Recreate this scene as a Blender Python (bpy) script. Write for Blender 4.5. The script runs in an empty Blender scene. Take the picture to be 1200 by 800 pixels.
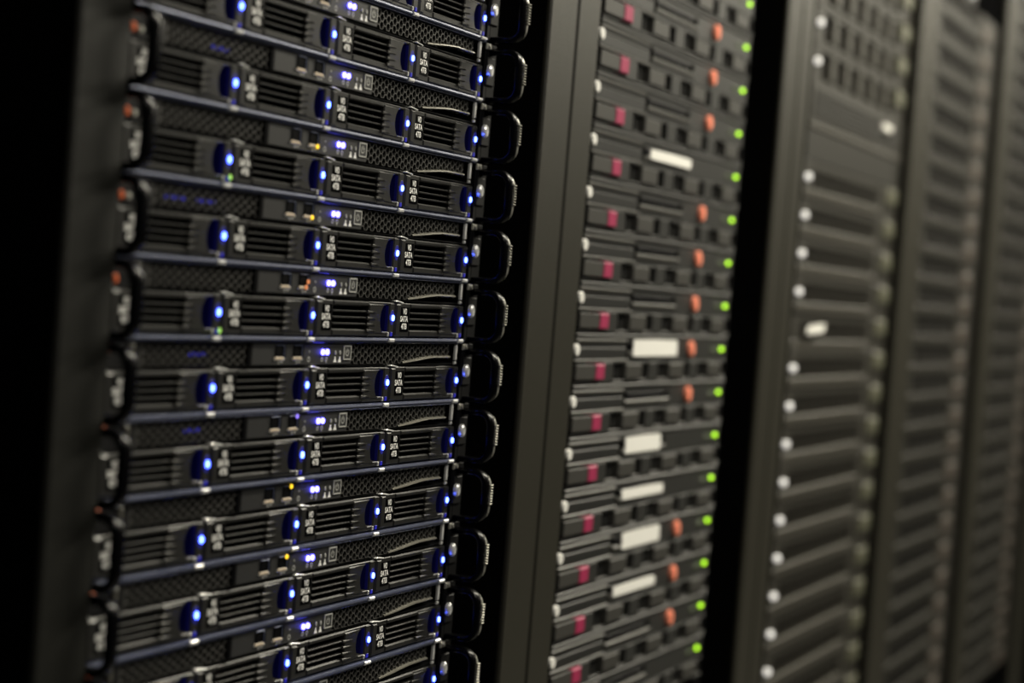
import bpy, math, random
from mathutils import Vector, Matrix
random.seed(7)
sc = bpy.context.scene
COL = sc.collection
Z0 = 1.55                      # height of the reference row above the floor (m)
U = 44.45                      # one rack unit (mm)

# ------------------------------------------------------------------ camera
F_PX, YAW, PITCH, ROLL = 2228.49, 1.1474, -0.03047, 0.07815
cam_d = bpy.data.cameras.new('camera')
cam = bpy.data.objects.new('camera', cam_d)
COL.objects.link(cam)
fw = Vector((math.sin(YAW)*math.cos(PITCH), math.cos(YAW)*math.cos(PITCH), math.sin(PITCH)))
rt = fw.cross(Vector((0, 0, 1))).normalized()
up = rt.cross(fw)
c_, s_ = math.cos(ROLL), math.sin(ROLL)
rt2, up2 = rt*c_ + up*s_, up*c_ - rt*s_
m = Matrix((rt2, up2, -fw)).transposed().to_4x4()
m.translation = Vector((-0.93853, -0.61156, Z0 - 0.14776))
cam.matrix_world = m
cam_d.sensor_fit = 'HORIZONTAL'
cam_d.sensor_width = 36
cam_d.lens = F_PX/1200*36
cam_d.clip_start = 0.05
cam_d.clip_end = 60
cam_d.dof.use_dof = True
cam_d.dof.focus_distance = 1.32
cam_d.dof.aperture_fstop = 3.7
sc.camera = cam

# ------------------------------------------------------------------ world, lights, exposure
w = bpy.data.worlds.new('world')
sc.world = w
w.use_nodes = True
w.node_tree.nodes['Background'].inputs[0].default_value = (0.9, 0.95, 1.0, 1)
w.node_tree.nodes['Background'].inputs[1].default_value = 0.004

def area(name, loc, target, sx, sy, power, col, spread=180):
    d = bpy.data.lights.new(name, 'AREA')
    d.shape = 'RECTANGLE'
    d.size, d.size_y, d.energy, d.color = sx, sy, power, col
    d.spread = math.radians(spread)
    o = bpy.data.objects.new(name, d)
    COL.objects.link(o)
    o.location = loc
    o.rotation_euler = (Vector(target)-Vector(loc)).to_track_quat('-Z', 'Y').to_euler()
    return o
WARM = (1.0, 0.935, 0.77)
# ceiling battens over the aisle, close to the rack fronts, and one further off in the room
area('aisle_ceiling_light_middle', (1.7, -0.75, 2.75), (1.7, -0.35, 0), 1.5, 0.16, 62, WARM)
area('aisle_ceiling_light_far', (4.0, -0.75, 2.75), (4.0, -0.35, 0), 1.5, 0.16, 62, WARM)
area('aisle_ceiling_light_near', (-0.2, -1.5, 2.75), (0.1, -0.1, 1.0), 1.2, 0.16, 19, (1.0, 0.95, 0.84))
area('room_ceiling_light', (6.5, -2.4, 2.8), (5.0, -1.5, 0), 2.5, 0.3, 16, WARM)

sc.view_settings.view_transform = 'Standard'
sc.view_settings.look = 'None'
sc.view_settings.exposure = 0.0
sc.view_settings.gamma = 1.0
sc.view_settings.use_curve_mapping = False

# ------------------------------------------------------------------ materials
def mat(name, col, rough=0.5, metal=0.0, spec=0.5, noise=None, bump=0.0, bscale=900.0, coat=0.0):
    mt = bpy.data.materials.new(name)
    mt.use_nodes = True
    nt = mt.node_tree
    b = nt.nodes['Principled BSDF']
    b.inputs['Base Color'].default_value = (*col, 1)
    b.inputs['Roughness'].default_value = rough
    b.inputs['Metallic'].default_value = metal
    b.inputs['Specular IOR Level'].default_value = spec
    b.inputs['Coat Weight'].default_value = coat
    tc = nt.nodes.new('ShaderNodeTexCoord')
    if noise:
        n = nt.nodes.new('ShaderNodeTexNoise')
        n.inputs['Scale'].default_value = noise[0]
        n.inputs['Detail'].default_value = 4
        nt.links.new(tc.outputs['Object'], n.inputs['Vector'])
        mx = nt.nodes.new('ShaderNodeMix')
        mx.data_type = 'RGBA'
        a, bcol = [tuple(c*f for c in col) for f in (1-noise[1], 1+noise[1])]
        mx.inputs[6].default_value = (*a, 1)
        mx.inputs[7].default_value = (*bcol, 1)
        nt.links.new(n.outputs['Fac'], mx.inputs[0])
        nt.links.new(mx.outputs[2], b.inputs['Base Color'])
    if bump:
        n2 = nt.nodes.new('ShaderNodeTexNoise')
        n2.inputs['Scale'].default_value = bscale
        n2.inputs['Detail'].default_value = 2
        nt.links.new(tc.outputs['Object'], n2.inputs['Vector'])
        bp = nt.nodes.new('ShaderNodeBump')
        bp.inputs['Strength'].default_value = bump
        bp.inputs['Distance'].default_value = 0.0006
        nt.links.new(n2.outputs['Fac'], bp.inputs['Height'])
        nt.links.new(bp.outputs['Normal'], b.inputs['Normal'])
    return mt

def glow(name, col, strength, base=(0.04, 0.04, 0.04)):
    mt = mat(name, base, 0.4)
    b = mt.node_tree.nodes['Principled BSDF']
    b.inputs['Emission Color'].default_value = (*col, 1)
    b.inputs['Emission Strength'].default_value = strength
    return mt

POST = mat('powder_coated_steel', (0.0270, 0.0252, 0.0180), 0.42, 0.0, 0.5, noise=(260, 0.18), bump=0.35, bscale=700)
POSTB = mat('dimmed_post_steel', (0.008, 0.008, 0.006), 0.55, 0.0, 0.3, noise=(260, 0.15), bump=0.3, bscale=700)  # nearest left post: weaker light there put into a darker colour
BLACK = mat('matt_black_steel', (0.0012, 0.0012, 0.0012), 0.75, spec=0.06, noise=(40, 0.2))
DARK = mat('black_chassis_steel', (0.0050, 0.0050, 0.0056), 0.55, 0.0, 0.2, noise=(60, 0.2))
SEAM = mat('seam_gasket', (0.005, 0.005, 0.016), 0.6)  # navy cast stands in for a blue reflection along the seam
PLASTIC = mat('charcoal_tray_plastic', (0.0180, 0.0175, 0.0162), 0.38, 0.0, 0.5, noise=(120, 0.12), bump=0.12, bscale=1500)
GLOSS = mat('glossy_black_plastic', (0.002, 0.002, 0.0025), 0.25, 0.0, 0.12, noise=(90, 0.1))
GRILLE = mat('honeycomb_steel', (0.0700, 0.0679, 0.0630), 0.45, 0.2, noise=(200, 0.1))
LIP = mat('blue_cast_metal', (0.085, 0.098, 0.160), 0.36, 0.45, noise=(150, 0.1))  # brushed metal with its bluish reflection mixed into the colour
SILVER = mat('bright_steel', (0.88, 0.88, 0.86), 0.28, 0.4, noise=(300, 0.08))
PANEL = mat('io_panel_plastic', (0.0280, 0.0280, 0.0280), 0.45, noise=(150, 0.1), bump=0.1, bscale=1500)
PRINT = mat('white_print', (0.90, 0.89, 0.85), 0.6, noise=(700, 0.06))
PRINTDIM = mat('grey_print', (0.45, 0.45, 0.42), 0.6, noise=(700, 0.06))
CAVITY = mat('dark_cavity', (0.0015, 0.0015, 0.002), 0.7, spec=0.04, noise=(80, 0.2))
TONGUE = mat('usb_tongue', (0.55, 0.45, 0.33), 0.5, noise=(300, 0.1))
ORANGE = mat('orange_plastic', (0.80, 0.16, 0.045), 0.4, noise=(300, 0.08))
BLUE = glow('blue_led', (0.06, 0.11, 1.0), 16.0)
BLUEW = glow('pale_blue_led', (0.09, 0.08, 1.0), 15.0)
PIPE = glow('blue_light_pipe', (0.06, 0.06, 1.0), 0.022, (0.003, 0.003, 0.012))
PIPE2 = glow('blue_light_pipe_spot', (0.05, 0.05, 1.0), 0.3, (0.003, 0.003, 0.012))
HALO = glow('blue_led_halo', (0.05, 0.06, 1.0), 0.16, (0.01, 0.01, 0.03))  # LED's blue spill on the strip column painted as a glowing oval
RIB = mat('lit_rib_plastic', (0.05, 0.048, 0.042), 0.4, noise=(200, 0.1))  # tray plastic paled to paint highlights on rib tips and ledge
SPILL = glow('blue_recess_spill', (0.02, 0.02, 1.0), 0.008, (0.003, 0.003, 0.012))  # blue light on the deeper plastic wall painted as emission
AMBER = glow('amber_glint', (1.0, 0.62, 0.02), 1.6)  # amber, orange and violet: reflections at the ports painted as emission
REDDISH = glow('orange_glint', (1.0, 0.32, 0.10), 0.7)
VIOLET = glow('violet_glint', (0.30, 0.20, 1.0), 1.2)
GREEN = glow('green_led', (0.42, 0.88, 0.0), 3.0)
GREENDIM = glow('dim_green_spot', (0.3, 0.5, 0.05), 0.08)  # faint green glowing oval left of the green LED
WHITELED = glow('white_led', (1.0, 0.95, 0.88), 0.9, (0.6, 0.6, 0.57))
WHITETAB = mat('white_tab_plastic', (0.88, 0.87, 0.82), 0.5, noise=(300, 0.05))
PAPER = mat('white_paper_label', (0.90, 0.89, 0.84), 0.7, noise=(200, 0.04))
RAILM = mat('rail_black_steel', (0.0020, 0.0020, 0.0024), 0.6, spec=0.1, noise=(60, 0.2))
G_SHELL = mat('grey_server_metal', (0.0260, 0.0260, 0.0242), 0.45, 0.0, 0.5, noise=(150, 0.12), bump=0.1)
G_BAND = mat('grey_server_band', (0.0180, 0.0180, 0.0171), 0.45, noise=(150, 0.12))
G_LIGHT = mat('light_grey_server_lip', (0.0500, 0.0490, 0.0430), 0.4, 0.1, noise=(150, 0.1))
G_PANEL = mat('carrier_face', (0.0420, 0.0403, 0.0357), 0.5, noise=(150, 0.12))
MAGENTA = mat('magenta_touch_point', (0.3600, 0.0220, 0.0850), 0.5, noise=(300, 0.1))
ORTAB = mat('orange_release_tab', (1.0, 0.29, 0.17), 0.75, noise=(300, 0.06))
C_SHELL = mat('brown_grey_bezel', (0.0260, 0.0239, 0.0187), 0.5, noise=(100, 0.12))
C_LIGHT = mat('pale_bezel_strip', (0.0440, 0.0409, 0.0326), 0.5, noise=(100, 0.1))
C_DARK = mat('dark_vent_metal', (0.0140, 0.0129, 0.0106), 0.6, noise=(100, 0.2))
C_PALE = mat('pale_green_latch', (0.09, 0.09, 0.06), 0.5, noise=(100, 0.1))
D_SHELL = mat('olive_grey_bezel', (0.0200, 0.0188, 0.0144), 0.5, noise=(100, 0.12))
D_DARK = mat('olive_dark_vents', (0.0130, 0.0120, 0.0099), 0.6, noise=(100, 0.2))
D_PALE = mat('pinkish_end_cap', (0.065, 0.053, 0.044), 0.5, noise=(100, 0.12))
FLOORM = mat('grey_floor_vinyl', (0.09, 0.09, 0.085), 0.55, noise=(8, 0.2))
CEILM = mat('ceiling_tile_paint', (0.25, 0.25, 0.24), 0.8, noise=(20, 0.1))

# ------------------------------------------------------------------ mesh building (mm, x along the row, y into the rack, z up)
class MB:
    def __init__(s):
        s.v, s.f, s.mi, s.mats, s.cur = [], [], [], [], 0
    def use(s, mt):
        if mt not in s.mats:
            s.mats.append(mt)
        s.cur = s.mats.index(mt)
        return s
    def add(s, vs, fs):
        o = len(s.v)
        s.v += vs
        for f in fs:
            s.f.append([i+o for i in f])
            s.mi.append(s.cur)
    def prism(s, pts, y0, y1, ch=0.0, cy=None):
        """polygon in x,z (counter-clockwise seen from the front, -y) from y0 (front) to y1, front edge chamfered by ch"""
        a = sum(pts[i][0]*pts[(i+1) % len(pts)][1]-pts[(i+1) % len(pts)][0]*pts[i][1] for i in range(len(pts)))
        if a < 0:
            pts = pts[::-1]
        n = len(pts)
        cy = ch if cy is None else cy
        rings = []
        if ch > 0:
            ins = []
            for i in range(n):
                p, q, r = Vector(pts[i-1]), Vector(pts[i]), Vector(pts[(i+1) % n])
                d1, d2 = (q-p).normalized(), (r-q).normalized()
                n1, n2 = Vector((-d1.y, d1.x)), Vector((-d2.y, d2.x))
                k = 1+n1.dot(n2)
                b = (n1+n2)/max(k, 0.35)
                ins.append((q.x+b.x*ch, q.y+b.y*ch))
            rings.append([(x, y0, z) for x, z in ins])
            rings.append([(x, y0+cy, z) for x, z in pts])
        else:
            rings.append([(x, y0, z) for x, z in pts])
        rings.append([(x, y1, z) for x, z in pts])
        vs = [p for r in rings for p in r]
        fs = [list(range(n))]
        for k in range(len(rings)-1):
            for i in range(n):
                j = (i+1) % n
                fs.append([k*n+j, k*n+i, (k+1)*n+i, (k+1)*n+j])
        fs.append([(len(rings)-1)*n+i for i in range(n-1, -1, -1)])
        s.add(vs, fs)
        return s
    def box(s, x0, x1, y0, y1, z0, z1, ch=0.0, cy=None):
        return s.prism([(x0, z0), (x1, z0), (x1, z1), (x0, z1)], y0, y1, ch, cy)
    def disc(s, x, z, r, y0, y1, n=14, ch=0.0, rz=None):
        rz = rz or r
        return s.prism([(x+r*math.cos(2*math.pi*i/n), z+rz*math.sin(2*math.pi*i/n)) for i in range(n)], y0, y1, ch)
    def ring(s, x, z, r0, r1, y, n=16, a0=0.0, a1=360.0, sq=None):
        vs, fs = [], []
        for i in range(n+1):
            a = math.radians(a0+(a1-a0)*i/n)
            for r in (r0, r1):
                vs.append((x+r*math.cos(a), y, z+r*math.sin(a)))
        for i in range(n):
            fs.append([2*i, 2*i+1, 2*i+3, 2*i+2])
        s.add(vs, fs)
        return s
    def sweep(s, path, w, t, n=8):
        """closed rounded section (w along x, t across the path) along a path in y,z"""
        sec = [(math.cos(2*math.pi*i/n), math.sin(2*math.pi*i/n)) for i in range(n)]
        sec = [(math.copysign(abs(a)**0.6, a)*w/2, math.copysign(abs(b)**0.6, b)*t/2) for a, b in sec]
        vs, fs = [], []
        for k, (x, y, z) in enumerate(path):
            p, q = path[max(k-1, 0)], path[min(k+1, len(path)-1)]
            d = Vector((q[1]-p[1], q[2]-p[2])).normalized()
            nn = Vector((-d.y, d.x))
            for a, b in sec:
                vs.append((x+a, y+nn.x*b, z+nn.y*b))
        for k in range(len(path)-1):
            for i in range(n):
                j = (i+1) % n
                fs.append([k*n+i, k*n+j, (k+1)*n+j, (k+1)*n+i])
        fs.append(list(range(n-1, -1, -1)))
        fs.append([(len(path)-1)*n+i for i in range(n)])
        s.add(vs, fs)
        return s
    def mesh(s, name, mt=None, off=(0, 0, 0), smooth=False):
        me = bpy.data.meshes.new(name)
        me.from_pydata([((x-off[0])/1000, (y-off[1])/1000, (z-off[2])/1000) for x, y, z in s.v], [], s.f)
        for q in (s.mats or [mt]):
            me.materials.append(q)
        if s.mats:
            me.polygons.foreach_set('material_index', s.mi)
        if smooth:
            me.polygons.foreach_set('use_smooth', [True]*len(me.polygons))
        me.update()
        return me

def obj(name, me, parent=None, loc=(0, 0, 0), label=None, kind=None):
    o = bpy.data.objects.new(name, me)
    COL.objects.link(o)
    o.location = loc
    if parent:
        o.parent = parent
    if label:
        o['label'] = label
    if kind:
        o['kind'] = kind
    return o

def thing(name, label, cat, loc_mm, group=None):
    o = bpy.data.objects.new(name, None)
    COL.objects.link(o)
    o.empty_display_size = 0.05
    o.location = (loc_mm[0]/1000, loc_mm[1]/1000, loc_mm[2]/1000+Z0)
    o['label'], o['category'] = label, cat
    if group:
        o['group'] = group
    return o

def text_mesh(name, rows, mt, y):
    """rows: (string, centre x, centre z, width, height) in mm, joined into one thin print facing -y"""
    vs, fs = [], []
    dg = bpy.context.evaluated_depsgraph_get()
    for txt, cx, cz, wd, ht in rows:
        cu = bpy.data.curves.new('t', 'FONT')
        cu.body = txt
        cu.offset = 0.03
        o = bpy.data.objects.new('t', cu)
        COL.objects.link(o)
        bpy.context.view_layer.update()
        me = bpy.data.meshes.new_from_object(o.evaluated_get(bpy.context.evaluated_depsgraph_get()))
        xs = [q.co.x for q in me.vertices]
        ys = [q.co.y for q in me.vertices]
        x0, x1, y0, y1 = min(xs), max(xs), min(ys), max(ys)
        b = len(vs)
        for q in me.vertices:
            vs.append((cx+((q.co.x-x0)/(x1-x0)-0.5)*wd, y, cz+((q.co.y-y0)/(y1-y0)-0.5)*ht))
        for p in me.polygons:
            fs.append([b+i for i in p.vertices])
        bpy.data.objects.remove(o)
        bpy.data.curves.remove(cu)
        bpy.data.meshes.remove(me)
    m_ = MB()
    m_.use(mt)
    m_.add(vs, fs)
    return m_

def honeycomb(mb, x0, x1, z0, z1, s, wall, y, depth, keep=lambda x, z: True):
    """flat topped hexagonal holes: front rings and the walls of each hole"""
    r3 = math.sqrt(3)
    i = 0
    x = x0+s*0.7
    while x < x1:
        z = z0+(r3*s/2 if i % 2 else 0)
        while z < z1+s:
            if keep(x, z):
                hexo = [(x+s*math.cos(math.radians(60*k)), z+s*math.sin(math.radians(60*k))) for k in range(6)]
                hexi = [(x+(s-wall)*math.cos(math.radians(60*k)), z+(s-wall)*math.sin(math.radians(60*k))) for k in range(6)]
                cl = lambda p: (min(max(p[0], x0), x1), min(max(p[1], z0), z1))
                hexo, hexi = [cl(p) for p in hexo], [cl(p) for p in hexi]
                vs = [(a, y, b) for a, b in hexo]+[(a, y, b) for a, b in hexi]+[(a, y+depth, b) for a, b in hexi]
                fs = [[k, (k+1) % 6, 6+(k+1) % 6, 6+k] for k in range(6)]+[[6+k, 6+(k+1) % 6, 12+(k+1) % 6, 12+k] for k in range(6)]
                mb.add(vs, fs)
            z += r3*s
        x += 1.5*s
        i += 1

# ------------------------------------------------------------------ setting
def struct(name, mt, x0, x1, y0, y1, z0, z1):
    mb = MB()
    mb.box(x0, x1, y0, y1, z0, z1)
    return obj(name, mb.mesh(name, mt), kind='structure')
struct('floor', FLOORM, -2500, 6500, -2600, 1400, -20, 0)
struct('ceiling', CEILM, -2500, 6500, -2600, 1400, 2900, 2920)
struct('wall_back', BLACK, -2500, 6500, 1400, 1450, 0, 2900)

# ------------------------------------------------------------------ rack cabinets
SEAMS = [-166, 467, 1096, 1725, 2354, 2983, 3612]
ORD = ['nearest', 'second', 'third', 'fourth', 'fifth', 'sixth']
RACK_LABEL = ['open black server rack nearest the camera, holding the blue lit servers',
              'server rack with the green light column, between nearest rack and the white dots',
              'server rack with a column of white dots down its left side',
              'blurred server rack just right of the one with white dots',
              'very blurred server rack at the right edge of the photo',
              'farthest server rack, barely seen at the lower right corner']
PF = -14.0
def rack(i):
    x0, x1 = SEAMS[i]+1.6, SEAMS[i+1]-1.6
    t = thing('server_rack', RACK_LABEL[i], 'rack', ((x0+x1)/2, 400, -1550), 'server racks in the row')
    ox, oz = (x0+x1)/2, -1550
    H = 2200
    off = (ox, 400, 0)
    lw = 45 if i else 43.5
    for k, (a, b) in enumerate(((x0, x0+lw), (x1-52, x1))):
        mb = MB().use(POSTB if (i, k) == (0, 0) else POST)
        mb.box(a, b, PF, PF+4, 60, H-60, 1.6)
        mb.use(BLACK)
        mb.box(a+0.5, b-0.5, PF+4, 60, 60, H-60)
        obj('post', mb.mesh('post', off=off), t)
    mb = MB().use(SEAM)
    mb.box(x1-0.1, x1+1.6, PF+5, 60, 60, H-60)
    obj('edge_gasket', mb.mesh('edge_gasket', off=off), t)
    for k, (a, b) in enumerate(((x0, x0+2), (x1-2, x1))):
        mb = MB().use(BLACK)
        mb.box(a, b, 60, 900, 60, H-60)
        obj('side_panel', mb.mesh('side_panel', off=off), t)
    mb = MB().use(POST)
    mb.box(x0, x1, PF, 900, H-60, H, 2)
    obj('top_panel', mb.mesh('top_panel', off=off), t)
    mb = MB().use(POST)
    mb.box(x0, x1, PF, 900, 0, 60, 2)
    obj('plinth', mb.mesh('plinth', off=off), t)
    mb = MB().use(BLACK)
    mb.box(x0, x1, 900, 910, 0, H)
    obj('back_panel', mb.mesh('back_panel', off=off), t)
    return t
racks = [rack(i) for i in range(6)]
# fix the posts' base: the meshes start at z = 0 of the floor already

def rails(i, xl, xr):
    """pair of black square-holed mounting rails"""
    t = racks[i]
    ox = t.location.x*1000
    for a, b in ((xl-19, xl), (xr, xr+19)):
        mb = MB().use(RAILM)
        mb.box(a, a+4.5, 6, 45, 60, 2140)
        mb.box(b-5, b, 6, 8, 60, 2140)
        z = 64
        while z < 2130:
            mb.box(a+4.5, b-5, 6, 8, z, z+5.3)
            z += 14.82
        obj('mounting_rail', mb.mesh('mounting_rail', off=(ox, 400, 0)), t)

# ------------------------------------------------------------------ servers with blue lights (nearest rack)
P = 108.0
OFF_A = (119, 0, -16.6)
A = {}
mb = MB().use(DARK)
mb.box(-104, 328, 16, 640, -16, 27.2)
mb.box(-104, 328, 1.5, 16, 26.7, 27.6)
mb.box(-104, -72, 0.4, 16, 11.5, 27.2, 0.4)
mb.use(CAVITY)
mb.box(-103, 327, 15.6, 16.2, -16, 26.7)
mb.use(DARK)
mb.box(-72, 328, 2, 16, 11.5, 12.4)
A['chassis'] = mb.mesh('chassis', off=OFF_A)
mb = MB().use(LIP)
prof = [(-14.0, 3), (-13.7, -0.8), (-14.2, -2.2), (-15.2, -2.5), (-16.2, -2.0), (-16.5, 0.0), (-16.5, 3)]
vs = [(x, y, z) for x in (-103.5, 327) for z, y in prof]
n = len(prof)
mb.add(vs, [[i, (i+1) % n, n+(i+1) % n, n+i] for i in range(n)]+[list(range(n-1, -1, -1)), list(range(n, 2*n))])
A['lip'] = mb.mesh('front_lip', off=OFF_A)
mb = MB().use(LIP)
mb.box(-103.5, 327, -1.2, 14, 27.0, 27.75, 0.3)
A['cover'] = mb.mesh('top_cover', off=OFF_A)
mb = MB().use(SILVER)
mb.box(-4.5, 3.5, -3.4, -1, -1.6, 1.0, 0.7)
A['lip_tab'] = mb.mesh('lip_tab')

mb = MB().use(GRILLE)
honeycomb(mb, -70, 36.5, 13.2, 26.2, 3.0, 0.42, 1.0, 1.4)
mb.box(-71.5, -70, 0.8, 3, 12.4, 26.8)
mb.box(36.5, 38, 0.8, 3, 12.4, 26.8)
A['mesh_l'] = mb.mesh('vent_grille', off=OFF_A)
mb = MB().use(GRILLE)
zb = lambda x: 13.0 if x < 240 else min(16.8, 13.0+(x-240)*0.1)
honeycomb(mb, 164.5, 311, 13.0, 26.2, 3.0, 0.42, 1.0, 1.4, keep=lambda x, z: z > zb(x)+(1.0 if x > 240 else -0.1))
# ledge with the finger scoop under its right half
vs, fs = [], []
xs = [238, 246, 256, 268, 282, 311]
for x in xs:
    z = zb(x)
    y = 0.6-1.5*min(1, max(0, (x-240)/18.0))*(1 if x < 300 else 0.6)
    vs += [(x, y, z+0.9), (x, y-0.2, z+0.2), (x, y+0.6, z-0.3), (x, 6, z-0.3), (x, 3, z+1.8)]
for i in range(len(xs)-1):
    for k in range(5):
        fs.append([i*5+k, i*5+(k+1) % 5, (i+1)*5+(k+1) % 5, (i+1)*5+k])
mb.use(mat('ledge_steel', (0.26, 0.25, 0.21), 0.35, 0.5, noise=(200, 0.1)))
mb.add(vs, fs)
A['mesh_r'] = mb.mesh('vent_grille', off=OFF_A)

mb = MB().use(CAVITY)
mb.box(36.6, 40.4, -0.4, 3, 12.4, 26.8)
mb.use(PANEL)
mb.box(40, 163.5, 0.2, 3, 12.9, 26.3, 0.4)
A['io'] = mb.mesh('io_panel', off=OFF_A)
mb = MB().use(SILVER)
mb.box(-6, 6, -0.5, 0.6, -5.2, -3.9, 0.2)
mb.use(TONGUE)
mb.box(-5.5, 5.0, -0.8, 0.3, -4.9, -2.9, 0.3)
mb.use(CAVITY)
mb.box(-4.6, 7.2, -0.45, 1, -3.2, 4.3)
mb.use(LIP)
mb.box(4.2, 5.2, -0.9, 0.6, -3.6, 4.0, 0.2)
mb.box(-4.8, 4.6, -0.9, 0.6, 4.0, 4.6, 0.2)
A['usb'] = mb.mesh('usb_port')
mb = MB()
mb.use(PRINTDIM)
for x in (73, 94.5):                          # usb trident marks
    mb.box(x-2.6, x+2.2, 0.05, 0.2, 14.9, 15.5)
    mb.disc(x+2.6, 15.2, 1.1, 0.05, 0.2, 8)
    mb.box(x-0.5, x+1, 0.05, 0.2, 15.9, 16.9)
    mb.box(x-1.4, x-0.2, 0.05, 0.2, 13.7, 14.6)
mb.ring(108.5, 16.4, 1.1, 1.75, 0.12)         # reset mark
mb.disc(108.8, 21.3, 0.6, 0.05, 0.2, 8)
mb.ring(125.2, 16.3, 0.9, 1.5, 0.12, a0=120, a1=420)
mb.box(125.0, 125.5, 0.05, 0.2, 16.6, 18.2)
mb.ring(130.8, 16.3, 0.9, 1.5, 0.12)
mb.box(130.5, 131.0, 0.05, 0.2, 13.8, 15)
for x in (142, 148):                          # network marks: small pyramids of squares
    mb.use(PRINT)
    mb.prism([(x-2.1, 14.3), (x+2.1, 14.3), (x+1.2, 16.2), (x-1.2, 16.2)], 0.05, 0.2)
    mb.box(x-0.7, x+0.7, 0.05, 0.2, 16.2, 18.0)
mb.use(PRINTDIM)
mb.ring(157, 20.6, 1.7, 2.3, -0.35, a0=-240, a1=60)
mb.box(156.8, 157.3, -0.36, -0.2, 20.4, 23.4)
A['marks'] = mb.mesh('printed_marks', off=OFF_A)
mb = MB().use(mat('unlit_lens', (0.35, 0.35, 0.33), 0.3, noise=(200, 0.1)))
mb.disc(0, 0, 1.25, -0.3, 0.5, 10, 0.3, rz=1.5)
A['lens'] = mb.mesh('indicator_lens')
mb = MB().use(BLUEW)
mb.disc(0, 0, 1.7, -1.3, 0.5, 12, 0.4, rz=1.9)
A['pled'] = mb.mesh('status_led')
mb = MB().use(PRINTDIM)
for a, b, c, d in ((152, 152.8, 15.9, 25.3), (161.4, 162.2, 15.9, 25.3), (152, 162.2, 15.9, 16.7), (152, 162.2, 24.5, 25.3)):
    mb.box(a, b, -0.5, 0.4, c, d)
mb.use(PANEL)
mb.box(152.8, 161.4, -0.3, 0.4, 16.7, 24.5, 0.2)
A['button'] = mb.mesh('power_button', off=OFF_A)

# drive tray, local x = 0 at the left neighbour's light, z = 0 at the light
mb = MB().use(PLASTIC)
mb.box(4.2, 12.1, -3.8, 12, -12.9, 10.4, 1.5, 1.3)            # rounded left column
mb.box(12.0, 27.0, -2.4, 12, -12.9, 10.4, 0.5)
mb.use(GLOSS)
mb.box(12.2, 25.4, -2.75, -2.3, -9.2, 7.6)                    # dark patch behind the lettering
mb.use(PLASTIC)
sl = [5.6, 1.45, -2.7, -6.85]
hh = 1.45
mb.box(26.9, 75, -3.0, 4, sl[0]+hh, 10.4, 0.9, 1.2)
for a, b in zip(sl[:-1], sl[1:]):
    mb.box(26.9, 75, -3.0, 4, b+hh, a-hh, 0.35, 0.5)
mb.box(26.9, 75, -3.0, 4, -12.9, sl[3]-hh, 0.9, 1.2)
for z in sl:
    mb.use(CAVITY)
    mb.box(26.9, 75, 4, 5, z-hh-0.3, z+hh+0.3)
mb.use(PLASTIC)
arc = [(98.5-7.5*math.cos(math.radians(a)), -1.0+9.8*math.sin(math.radians(a))) for a in range(80, -81, -16)]
mb.prism([(74.5, -10.8), (74.5, 9.0)]+arc, -3.4, 12, 0.7)
mb.box(74.5, 104, -2.6, 12, 8.6, 10.4, 0.5)
mb.box(74.5, 104, -3.0, 12, -12.9, -10.6, 0.5)
mb.use(RIB)
mb.box(95, 103.4, -3.4, 12, -10.9, -9.6, 0.4)
mb.use(SILVER)
mb.box(102.2, 103.6, -3.9, 0, -12.8, -9.9, 0.3)
for z in (sl[0]-hh, sl[1]-hh, sl[2]-hh, sl[3]-hh):            # tapered rib tips
    z -= 0.7
    mb.use(RIB)
    mb.prism([(71.5, z-1.0), (84, z-0.1), (84, z+0.1), (71.5, z+1.0)], -4.2, -2, 0.4)
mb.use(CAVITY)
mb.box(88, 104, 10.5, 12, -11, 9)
mb.use(PLASTIC)
mb.box(103.3, 111.2, -3.2, 12, -12.9, 10.4, 0.9, 1.0)         # light strip column
A['tray'] = mb.mesh('drive_tray')
A['text'] = text_mesh('t', [('WD', 18.9, 4.7, 5.4, 4.1), ('SATA', 18.3, -0.4, 11.4, 4.1), ('4TB', 18.7, -5.6, 8.0, 4.1)], PRINT, -2.85).mesh('capacity_label')
mb = MB().use(BLUE)
mb.disc(108, 0, 1.35, -4.6, -3.0, 12, 0.4, rz=2.1)
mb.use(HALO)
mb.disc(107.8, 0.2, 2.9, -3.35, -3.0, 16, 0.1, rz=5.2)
A['led'] = mb.mesh('drive_led')
mb = MB().use(PIPE)
mb.box(102.9, 103.4, -2.4, -0.4, -9.4, 8.2)
mb.use(SPILL)
mb.box(102.9, 103.4, -0.4, 6, -9.4, 8.2)
mb.use(PIPE2)
mb.box(106.6, 109.2, -3.6, -3.0, -12.6, -9.8, 0.2)
A['pipe'] = mb.mesh('light_pipe')
mb = MB().use(SILVER)
mb.prism([(2.5, 11.4), (14, 10.2), (14.5, 10.9), (5, 12.2)], -3.8, 2, 0.3)
A['clip'] = mb.mesh('release_clip')

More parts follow.
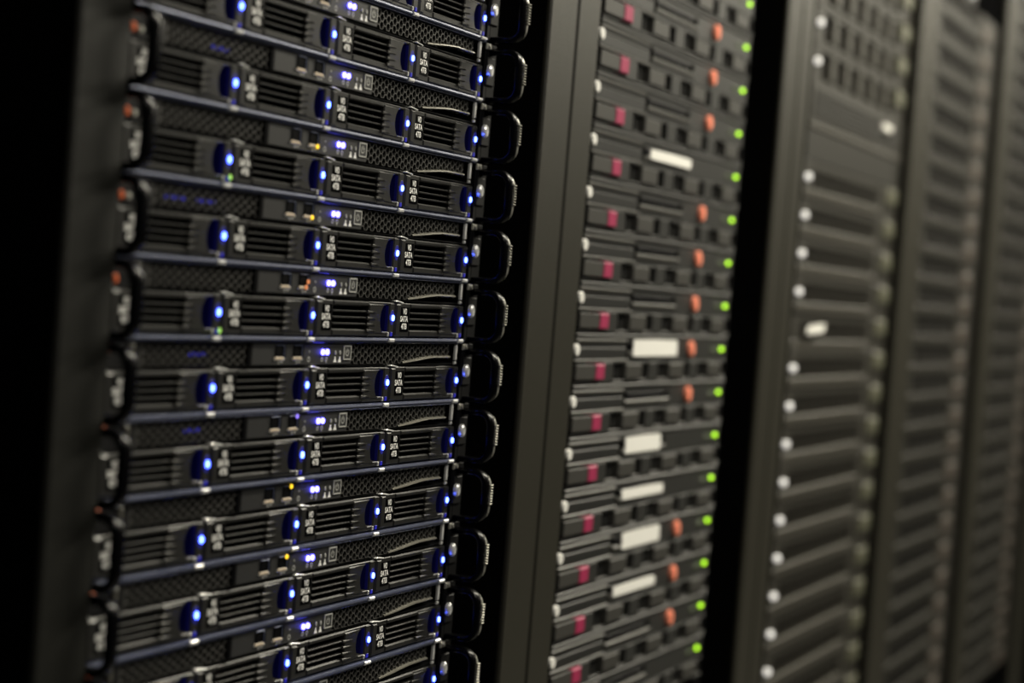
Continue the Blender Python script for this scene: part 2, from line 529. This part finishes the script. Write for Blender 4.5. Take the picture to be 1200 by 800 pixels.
# ears: a plate, a pull handle loop in front of it, the thumb screw
def loop_path(x, z0, z1, d, r):
    p = [(x, 2, z1)]
    for a in range(0, 91, 15):
        p.append((x, -d+r-r*math.sin(math.radians(a)), z1-r+r*math.cos(math.radians(a))))
    for a in range(0, 91, 15):
        p.append((x, -d+r-r*math.cos(math.radians(a)), z0+r-r*math.sin(math.radians(a))))
    p.append((x, 2, z0))
    return p
mb = MB().use(RAILM)
mb.box(328.3, 333, -1, 2, -15.5, 27, 0.5)
mb.use(DARK)
mb.box(330.5, 343.5, -2.2, 2, -3.5, 17, 0.6)
mb.use(RAILM)
mb.box(333, 347, -1, 2, -15.5, 27, 0.5)
A['ear_r'] = mb.mesh('ear', off=OFF_A)
mb = MB().use(RAILM)
mb.box(-121, -104.3, -1, 2, -15.5, 27, 0.5)
mb.use(PANEL)
mb.box(-113, -105, -2.4, 0, 9.3, 12.6, 0.8)
A['ear_l'] = mb.mesh('ear', off=OFF_A)
mb = MB().use(GLOSS)
mb.sweep(loop_path(338.5, -14.2, 21.5, 24.5, 9), 9.0, 5.0, 12)
A['handle_r'] = mb.mesh('pull_handle', off=OFF_A, smooth=True)
mb = MB().use(GLOSS)
mb.sweep(loop_path(-116, -13.5, 24.5, 24.5, 9), 9.0, 5.0, 12)
A['handle_l'] = mb.mesh('pull_handle', off=OFF_A, smooth=True)
GRIP = mat('pale_grip_metal', (0.42, 0.41, 0.36), 0.38, 0.6, noise=(300, 0.12))  # pale half-metallic grey for the grip strip and cage nut
mb = MB().use(GRIP)
pts = [p for p in loop_path(341.2, -14.2, 21.5, 26.2, 9.5)][3:-2]
mb.sweep(pts, 3.2, 2.2, 8)
for k in range(8):
    z = 12.5-k*2.0
    mb.box(339.2, 343.0, -28.6, -25.2, z, z+0.9, 0.25)
A['grip'] = mb.mesh('grip_strip', off=OFF_A)
mb = MB().use(SILVER)
mb.disc(0, 0, 3.4, -5.4, -2, 18, 1.2, rz=4.9)
A['screw'] = mb.mesh('thumb_screw')
mb = MB().use(GRIP)
mb.box(-4, 4, -2.4, -1, -2.2, 2.2, 0.6)
mb.disc(0, 0.4, 1.7, -3.4, -1, 10, 0.3)
A['nut'] = mb.mesh('cage_nut')
mb = MB().use(ORANGE)
mb.disc(0, 0, 2.2, -4, 0, 14, 0.8, rz=2.8)
A['orange'] = mb.mesh('orange_cap')
mb = MB().use(mat('pale_cap_plastic', (0.42, 0.42, 0.36), 0.5, noise=(300, 0.1)))
mb.disc(0, 0, 1.8, -2.5, 0, 12, 0.5, rz=1.9)
A['pale'] = mb.mesh('pale_cap')
mb = MB().use(SILVER)
mb.box(317.5, 320.5, -1.2, 0.5, 15.0, 27.0, 0.4)
mb.box(317.5, 320.5, -1.0, 0.5, 11.9, 14.0, 0.4)

A['flange_r'] = mb.mesh('end_flange', off=OFF_A)
mb = MB().use(mat('dull_flange_metal', (0.07, 0.067, 0.055), 0.45, noise=(200, 0.1)))
mb.box(-83.5, -80.0, -1.5, 3, 17.6, 25.5, 0.6)
mb.use(PLASTIC)
mb.box(-86, -84, -2.0, 3, 16.6, 26, 0.5)
A['flange_l'] = mb.mesh('end_flange', off=OFF_A)
for nm, mt_ in (('amber', AMBER), ('reddish', REDDISH), ('violet', VIOLET)):  # glowing discs stand in for coloured reflections in the USB ports
    mb = MB().use(mt_)
    mb.disc(0, 0, 1.5, -0.8, 0, 10, 0.3)
    A[nm] = mb.mesh('port_glint')
mb = MB().use(PIPE2)
mb.box(-9, 9, -1, 1, -1, 1)
A['inner'] = mb.mesh('inner_light')
GREENL = glow('pale_green_light', (0.5, 1.0, 0.15), 1.0)
mb = MB().use(GREENL)
mb.disc(0, 0, 1.1, -0.8, 0, 10, 0.2, rz=1.6)
A['gspot'] = mb.mesh('activity_led')

ORDN = ['topmost', 'second', 'third', 'fourth', 'fifth', 'sixth', 'seventh', 'eighth', 'ninth', 'tenth', 'eleventh', 'twelfth',
        'thirteenth', 'fourteenth', 'fifteenth', 'sixteenth', 'seventeenth', 'eighteenth', 'nineteenth', 'twentieth', 'twenty-first',
        'twenty-second', 'twenty-third', 'twenty-fourth', 'twenty-fifth', 'twenty-sixth', 'twenty-seventh', 'twenty-eighth', 'twenty-ninth', 'thirtieth']

def server_a(k, n_):
    z = -k*U
    jx, jy = random.uniform(-0.3, 0.3), random.uniform(-0.4, 0.4)
    extra = {0: '', 2: ' and a yellow port glint', 3: ' and a yellowish port glint', 4: ' and an orange port glint', 6: ' and a violet port glint',
             7: ' and an amber port glint'}.get(k, '')
    nm_ = 'topmost in view' if n_ == 0 else ('lowest in view' if k == 10 else ORDN[n_]+' from top')
    t = thing('storage_server', f'black four-drive server with blue lights{extra}, nearest rack, {nm_}', 'server', (119+jx, jy, z-16.6), 'blue lit servers in the nearest rack')
    L = lambda x, y, zz: ((x-119)/1000, y/1000, (zz+16.6)/1000)
    obj('chassis', A['chassis'], t)
    lip = obj('front_lip', A['lip'], t, label='silvery blue front lip')
    for i in range(4):
        obj('lip_tab', A['lip_tab'], lip, L(i*P-3.4, 0, -15.0))
    obj('top_cover', A['cover'], t, label='thin silvery top edge')
    obj('vent_grille', A['mesh_l'], t)
    obj('vent_grille', A['mesh_r'], t)
    io = obj('io_panel', A['io'], t)
    for x in (72, 93.5):
        obj('usb_port', A['usb'], io, L(x, 0, 21))
    obj('printed_marks', A['marks'], io)
    for x in (125, 130.6):
        obj('status_led', A['pled'], io, L(x, 0, 21), label='lit pale blue status light')
    for x in (142, 148):
        obj('indicator_lens', A['lens'], io, L(x, 0, 20.5))
    obj('power_button', A['button'], io)
    for i in range(4):
        tr = obj('drive_tray', A['tray'], t, L((i-1)*P, 3.3, 0))
        obj('capacity_label', A['text'], tr, label='white print reading WD SATA 4TB')
        obj('drive_led', A['led'], tr, label='lit blue drive light')
        obj('light_pipe', A['pipe'], tr)
        if i:
            obj('release_clip', A['clip'], tr)
    for s in ('l', 'r'):
        e = obj('ear', A['ear_'+s], t)
        obj('pull_handle', A['handle_'+s], e)
        if s == 'r':
            obj('grip_strip', A['grip'], e, label='ridged metallic grip strip')
            obj('thumb_screw', A['screw'], e, L(333, 0, 7), label='shiny thumb screw')
            obj('cage_nut', A['nut'], e, L(331.5, 0, 26.4-1.6))
        else:
            zz = 16.2 if k <= 4 else 23.6
            obj('orange_cap', A['orange'], e, L(-106.2, -0.5, zz), label='orange round cap')
            if k <= 3:
                obj('pale_cap', A['pale'], e, L(-96, 0.5, zz), label='pale round cap')
        obj('end_flange', A['flange_'+s], t, label='silver end flange' if s == 'r' else None)
    if k in (2, 3):
        obj('port_glint', A['amber'], io, L(97.5, -0.8, 17.0), label='yellow glint')
    if k == 4:
        obj('port_glint', A['reddish'], io, L(98, -0.8, 21.0), label='orange glint')
        obj('port_glint', A['reddish'], io, L(96, -0.8, 17.5), label='orange glint')
    if k == 6:
        obj('port_glint', A['violet'], io, L(97, -0.8, 25), label='violet glint')
    if k in (7, 8):
        obj('port_glint', A['amber'], io, L(97, -0.8, 25), label='amber glint')
    if k in (1, 3, 5, 6):
        for x in ((-38, -8) if k == 3 else (-5,)):
            obj('inner_light', A['inner'], t, L(x, 9, 19), label='blue light behind the grille')
    if k in (2, 4):
        obj('activity_led', A['gspot'], t, L(-3.0, -3.4, -10.5), label='small pale green light')
    return t
for n_, k in enumerate(range(-1, 11)):
    server_a(k, n_)

# ------------------------------------------------------------------ grey servers with green lights (second rack)
OFF_B = (750, 0, -29.4)
B = {}
mb = MB().use(DARK)
mb.box(548, 960, 14, 640, -29, 14.4)
mb.use(CAVITY)
mb.box(549, 955, 12, 14.2, -29, 14.4)
B['chassis'] = mb.mesh('chassis', off=OFF_B)
mb = MB().use(G_LIGHT)
mb.box(547, 668, -2.0, 12, 6.0, 9.4, 0.8)
mb.use(G_BAND)
mb.box(547, 668, -0.6, 12, 2.6, 6.0, 0.3)
mb.box(547, 668, -1.0, 12, -8.0, 1.8, 0.5)
mb.use(G_SHELL)
mb.box(547, 956, -2.2, 12, 10.2, 13.8, 0.8)
mb.use(G_LIGHT)
mb.box(547, 672, -1.8, 12, -11.0, -8.4, 0.7)
mb.use(G_SHELL)
mb.box(788, 956, -1.2, 12, -10.6, 9.6, 0.6)
mb.use(G_BAND)
mb.box(672, 788, -1.0, 12, 5.2, 9.6, 0.5)
mb.use(G_LIGHT)
mb.box(672, 788, -2.4, 12, -6.4, -1.4, 1.0)
mb.use(G_BAND)
mb.box(672, 788, -1.0, 12, -10.6, -6.6, 0.4)
B['band'] = mb.mesh('front_bezel', off=OFF_B)
mb = MB().use(CAVITY)
mb.box(677, 779, -0.2, 2, 0.0, 5.2)
mb.use(mat('optical_drive_face', (0.006, 0.006, 0.009), 0.4, noise=(100, 0.1)))
mb.box(677, 779, -0.8, 2, 2.8, 5.1, 0.3)
B['optical'] = mb.mesh('optical_drive', off=OFF_B)
mb = MB().use(G_SHELL)
mb.box(547, 632, -1.6, 12, -29.2, -27.4, 0.5)
mb.box(622, 634, -1.6, 12, -27.5, -11.2, 0.5)
mb.use(G_PANEL)
mb.box(548, 601, -3.2, 12, -25.6, -13.0, 0.4)
B['slab'] = mb.mesh('pull_out_tab', off=OFF_B)
mb = MB().use(MAGENTA)
mb.box(592, 612, -4.0, 8, -26.2, -12.4, 1.0)
B['magenta'] = mb.mesh('touch_point', off=OFF_B)
# bay frame with raised carrier face, x = 0 at the bay's left edge
mb = MB().use(G_SHELL)
mb.box(-25, 0, -1.8, 12, -29.2, -10.9, 0.5)
mb.box(0, 90, -1.8, 12, -29.2, -27.2, 0.5)
mb.box(0, 90, -1.4, 12, -11.8, -10.9, 0.3)
B['bay'] = mb.mesh('drive_bay', off=(0, 0, -29.4))
mb = MB().use(G_PANEL)
mb.box(30, 71, -3.0, 11, -26.2, -13.0, 0.6)
mb.use(G_BAND)
mb.box(3, 28, 3, 11, -26.4, -12.6, 0.4)
mb.box(8, 9.5, 1.5, 4, -26, -13)
mb.box(15, 16.5, 1.5, 4, -26, -13)
mb.box(73, 86, 4, 11, -26.4, -12.6, 0.4)
B['carrier'] = mb.mesh('drive_carrier', off=(0, 0, -29.4))
mb = MB().use(WHITETAB)
mb.disc(0, 0, 5.0, -4.0, -0.5, 16, 0.6, rz=5.0)
B['tab'] = mb.mesh('white_tab')
mb = MB().use(ORTAB)
mb.disc(0, 0, 6.5, -5, 0, 18, 1.2, rz=7.6)
B['ortab'] = mb.mesh('release_tab')
mb = MB().use(GREEN)
mb.disc(0, 0, 4.2, -3, 0, 14, 0.8, rz=2.1)
B['green'] = mb.mesh('green_led')
mb = MB().use(GREENDIM)
mb.disc(0, 0, 6, -2.4, 0, 12, 0.5, rz=2.0)
B['green2'] = mb.mesh('dim_spot')
for nm, h in (('narrow', 9.4), ('wide', 15.5)):
    mb = MB().use(PAPER)
    a = h/2
    mb.prism([(-58, -a+1), (-56, -a), (56, -a), (58, -a+1.4), (58, a-2), (54, a-0.4), (0, a), (-55, a-0.6), (-58, a-2)], -3.4, -2.4, 0.1)
    B['label_'+nm] = mb.mesh('paper_label')

LAB = {2: ('narrow', 745, 120), 6: ('wide', 745, 128), 8: ('wide', 730, 100), 9: ('narrow', 740, 118), 10: ('wide', 746, 108), 11: ('narrow', 738, 118)}
NO_OR = (2, 8, 9, 13)
def server_b(k, n_):
    z = 67.2-k*U
    nm_ = {-2: 'topmost', 13: 'lowest'}.get(k, ORDN[n_]+' from top')
    ex = ''
    if k in LAB:
        ex = (' and blank white %s label' % ('strip' if LAB[k][0] == 'narrow' else 'broad'))
    t = thing('rack_server', f'grey server with green light{ex}, second rack, {nm_}', 'server', (750, random.uniform(-.5, .5), z-29.4), 'green lit grey servers in the second rack')
    L = lambda x, y, zz: ((x-750)/1000, y/1000, (zz+29.4)/1000)
    obj('chassis', B['chassis'], t)
    obj('front_bezel', B['band'], t)
    obj('optical_drive', B['optical'], t)
    tb = obj('pull_out_tab', B['slab'], t)
    obj('touch_point', B['magenta'], tb, label='magenta touch point')
    for i in range(3):
        o = obj('drive_bay', B['bay'], t, L(637+116*i, 0, -29.4))
        obj('drive_carrier', B['carrier'], o)
    obj('white_tab', B['tab'], t, L(546.5, 0, 0), label='white tab at the left edge')
    if k not in NO_OR:
        obj('release_tab', B['ortab'], t, L(842, 0, 1), label='orange release tab')
    obj('green_led', B['green'], t, L(941, 0, 1), label='lit green light')
    obj('dim_spot', B['green2'], t, L(915, 0, 0))
    if k in LAB:
        nm, cx, wd = LAB[k]
        lb = obj('paper_label', B['label_'+nm], t, L(cx-5, 0, 1 if nm == 'narrow' else 2), label='blank white paper label')
        lb.scale.x = wd/120*0.96
for n_, k in enumerate(range(-2, 14)):
    server_b(k, n_)

# ------------------------------------------------------------------ third rack
OFF_C = (1432, 0, -24.2)
Cm = {}
mb = MB().use(DARK)
mb.box(1196, 1668, 12, 640, -24, 20)
Cm['chassis'] = mb.mesh('chassis', off=OFF_C)
mb = MB().use(C_LIGHT)
mb.box(1194, 1560, -3.0, 12, -24.0, -12.2, 0.9)
mb.use(C_SHELL)
mb.box(1194, 1230, -1.5, 12, -11.6, 20, 0.8)
mb.box(1230, 1560, -1.0, 12, 9.6, 20, 0.8)
mb.box(1560, 1590, -1.0, 12, -24, 20, 0.8)
mb.use(C_DARK)
mb.box(1230, 1560, 6, 12, -11.6, 9.6)
mb.use(C_SHELL)
for i in range(15):
    x = 1242+i*22
    mb.box(x, x+7, 0.3, 7, -11.4, 9.4, 0.4)
Cm['bezel'] = mb.mesh('vented_bezel', off=OFF_C)
mb = MB().use(C_SHELL)
mb.box(1194, 1230, -1.5, 12, -24, 20, 0.8)
mb.box(1230, 1590, -1.0, 12, 14, 20, 0.8)
mb.box(1230, 1590, -1.0, 12, -24, -17, 0.8)
mb.use(C_DARK)
mb.box(1230, 1590, 5, 12, -17, 14)
mb.use(C_LIGHT)
for i in range(5):
    x = 1268+i*66
    mb.box(x, x+18, -3.5, 6, -16, 13, 1.5)
mb.use(C_SHELL)
for i in range(5):
    x = 1290+i*66
    mb.box(x, x+14, 0, 6, -16, 13, 0.5)
Cm['bezel_old'] = mb.mesh('drive_bezel', off=OFF_C)
mb = MB().use(C_SHELL)
mb.box(1594, 1668, -1.0, 12, -24, 20, 1)
mb.use(C_PALE)
mb.box(1600, 1652, -4.5, 2, -5.0, 17.0, 2.0)
Cm['latch'] = mb.mesh('end_latch', off=OFF_C)
mb = MB().use(WHITELED)
mb.disc(0, 0, 5.0, -5, 0, 14, 1.0, rz=3.9)
Cm['dot'] = mb.mesh('white_light')
mb = MB().use(PAPER)
mb.prism([(-38, -6.5), (34, -3.5), (38, 6.5), (-34, 3.0)], -5, -4, 0.2)
Cm['label'] = mb.mesh('paper_label')
mb = MB().use(C_SHELL)
mb.box(1194, 1668, -2, 12, -24, 20, 1.5)
mb.use(C_DARK)
mb.box(1214, 1640, -2.3, 0, -18, 15)
mb.use(mat('vent_louvre_metal', (0.032, 0.030, 0.025), 0.5, noise=(100, 0.1)))
for i in range(6):
    mb.box(1214, 1640, -3.6, -2, -16+i*5.4, -14+i*5.4, 0.4)
Cm['vent_panel'] = mb.mesh('louvred_panel', off=OFF_C)
mb = MB().use(C_LIGHT)
mb.box(1194, 1668, -3.5, 12, 12, 20, 1.5)
mb.use(mat('flat_blank_metal', (0.020, 0.019, 0.015), 0.5, noise=(60, 0.1)))
mb.box(1194, 1668, -2, 12, -24, 12, 1.0)
Cm['blank'] = mb.mesh('blanking_panel', off=OFF_C)
mb = MB().use(WHITETAB)
mb.box(-22, 22, -5, 0, -4.6, 4.6, 1.5)
Cm['knob'] = mb.mesh('white_handle')

for n_, j in enumerate(range(-2, 20)):
    z = 179.9-j*U
    nm_ = {-2: 'topmost', 19: 'lowest'}.get(j, ORDN[n_]+' from top')
    L = lambda x, y, zz: ((x-1432)/1000, y/1000, (zz+24.2)/1000)
    base = (1432, random.uniform(-.5, .5), z-24.2)
    if j == 2:
        t = thing('vent_filler', 'grey louvred filler panel under two white dots in the third rack', 'panel', base)
        obj('louvred_panel', Cm['vent_panel'], t)
        obj('white_handle', Cm['knob'], t, L(1558, -2, 4), label='white pull at the right end')
    elif j == 3:
        t = thing('blanking_filler', 'plain flat grey blanking panel under the louvred one, third rack', 'panel', base)
        obj('blanking_panel', Cm['blank'], t)
    else:
        old = j < 2
        ds = ('brown-grey server with upright drive bars' if old else 'vented brown-grey server with white light')
        if j == 8:
            ds = 'vented brown-grey server with a white paper label'
        t = thing('vented_server' if not old else 'drive_server', f'{ds}, third rack, {nm_}', 'server', base,
                  'vented servers in the third rack' if not old else 'servers with drive bars in the third rack')
        obj('chassis', Cm['chassis'], t)
        if old:
            obj('drive_bezel', Cm['bezel_old'], t)
        else:
            obj('vented_bezel', Cm['bezel'], t)
        obj('end_latch', Cm['latch'], t, label='pale latch at the right end')
        if j == 8:
            obj('paper_label', Cm['label'], t, L(1278, -4, 2), label='white paper label')
        else:
            obj('white_light', Cm['dot'], t, L(1205, -2, 0), label='white round light')

# ------------------------------------------------------------------ fourth, fifth and sixth rack
def make_d(x0, x1, seed, pink=True):
    off = ((x0+x1)/2, 0, -22.2)
    d = {}
    mb = MB().use(DARK)
    mb.box(x0+2, x1-2, 12, 640, -22, 22)
    d['chassis'] = mb.mesh('chassis', off=off)
    mb = MB().use(D_SHELL)
    mb.box(x0, x1-150, -3, 12, -22, -7, 0.8)
    mb.box(x0, x0+24, -1, 12, -7, 22, 1)
    mb.box(x1-150, x1-130, -1, 12, -22, 22, 1)
    mb.use(D_DARK)
    mb.box(x0+24, x1-150, 4, 12, -7, 22)
    for i in range(12):
        mb.box(x0+32+i*22, x0+38+i*22, 0, 5, -6, 21, 0.4)
    mb.use(D_SHELL)
    mb.box(x1-130, x1, 0, 12, -22, 22, 1)
    d['bezel'] = mb.mesh('vented_bezel', off=off)
    mb = MB().use(D_PALE)
    mb.box(x1-122, x1-62, -4, 2, -20, 8, 3)
    d['cap'] = mb.mesh('end_cap', off=off)
    return d, off
D4, off4 = make_d(1826, 2290, 1)
n_ = 0
for k in range(-9, 16):
    nm_ = {-9: 'topmost', 15: 'lowest'}.get(k, ORDN[n_]+' from top')
    t = thing('dark_server', f'blurred olive-grey vented server, fourth rack, {nm_}', 'server', (off4[0], random.uniform(-.5, .5), -81-k*U-22.2), 'olive grey servers in the fourth rack')
    obj('chassis', D4['chassis'], t)
    obj('vented_bezel', D4['bezel'], t)
    obj('end_cap', D4['cap'], t, label='pinkish end cap')
    n_ += 1
# short device on top of the fourth rack's stack, with a white light; the space beside it is empty
t = thing('short_device', 'short grey device with a white light atop the fourth stack of servers', 'device', (1955, 0, 341.5+0.6))
mb = MB().use(DARK)
mb.box(1860, 2108, 12, 400, 0, 43)
obj('chassis', mb.mesh('chassis', off=(1985, 0, 0)), t)
mb = MB().use(D_SHELL)
mb.box(1858, 2110, -2, 12, 0, 18, 1.5)
mb.use(D_DARK)
mb.box(1858, 2110, 1, 12, 18, 44, 1.0)
obj('front_bezel', mb.mesh('front_bezel', off=(1985, 0, 0)), t)
mb = MB().use(WHITELED)
mb.disc(2076, 14, 9, -5, -1, 14, 1.0, rz=6)
obj('white_light', mb.mesh('white_light', off=(1985, 0, 0)), t, label='white round light')

D5, off5 = make_d(2455, 2919, 2)
n_ = 0
for k in range(-12, 17):
    nm_ = {-12: 'topmost', 16: 'lowest'}.get(k, ORDN[n_]+' from top')
    t = thing('dark_server', f'very blurred dark vented server, fifth rack, {nm_}', 'server', (off5[0], random.uniform(-.5, .5), -81-k*U-22.2), 'dark servers in the fifth rack')
    obj('chassis', D5['chassis'], t)
    obj('vented_bezel', D5['bezel'], t)
    obj('end_cap', D5['cap'], t, label='pinkish end cap')
    n_ += 1

rails(0, -104.6, 328.4)
rails(1, 547, 961)
rails(2, 1193, 1670)
rails(3, 1825, 2291)
rails(4, 2454, 2920)
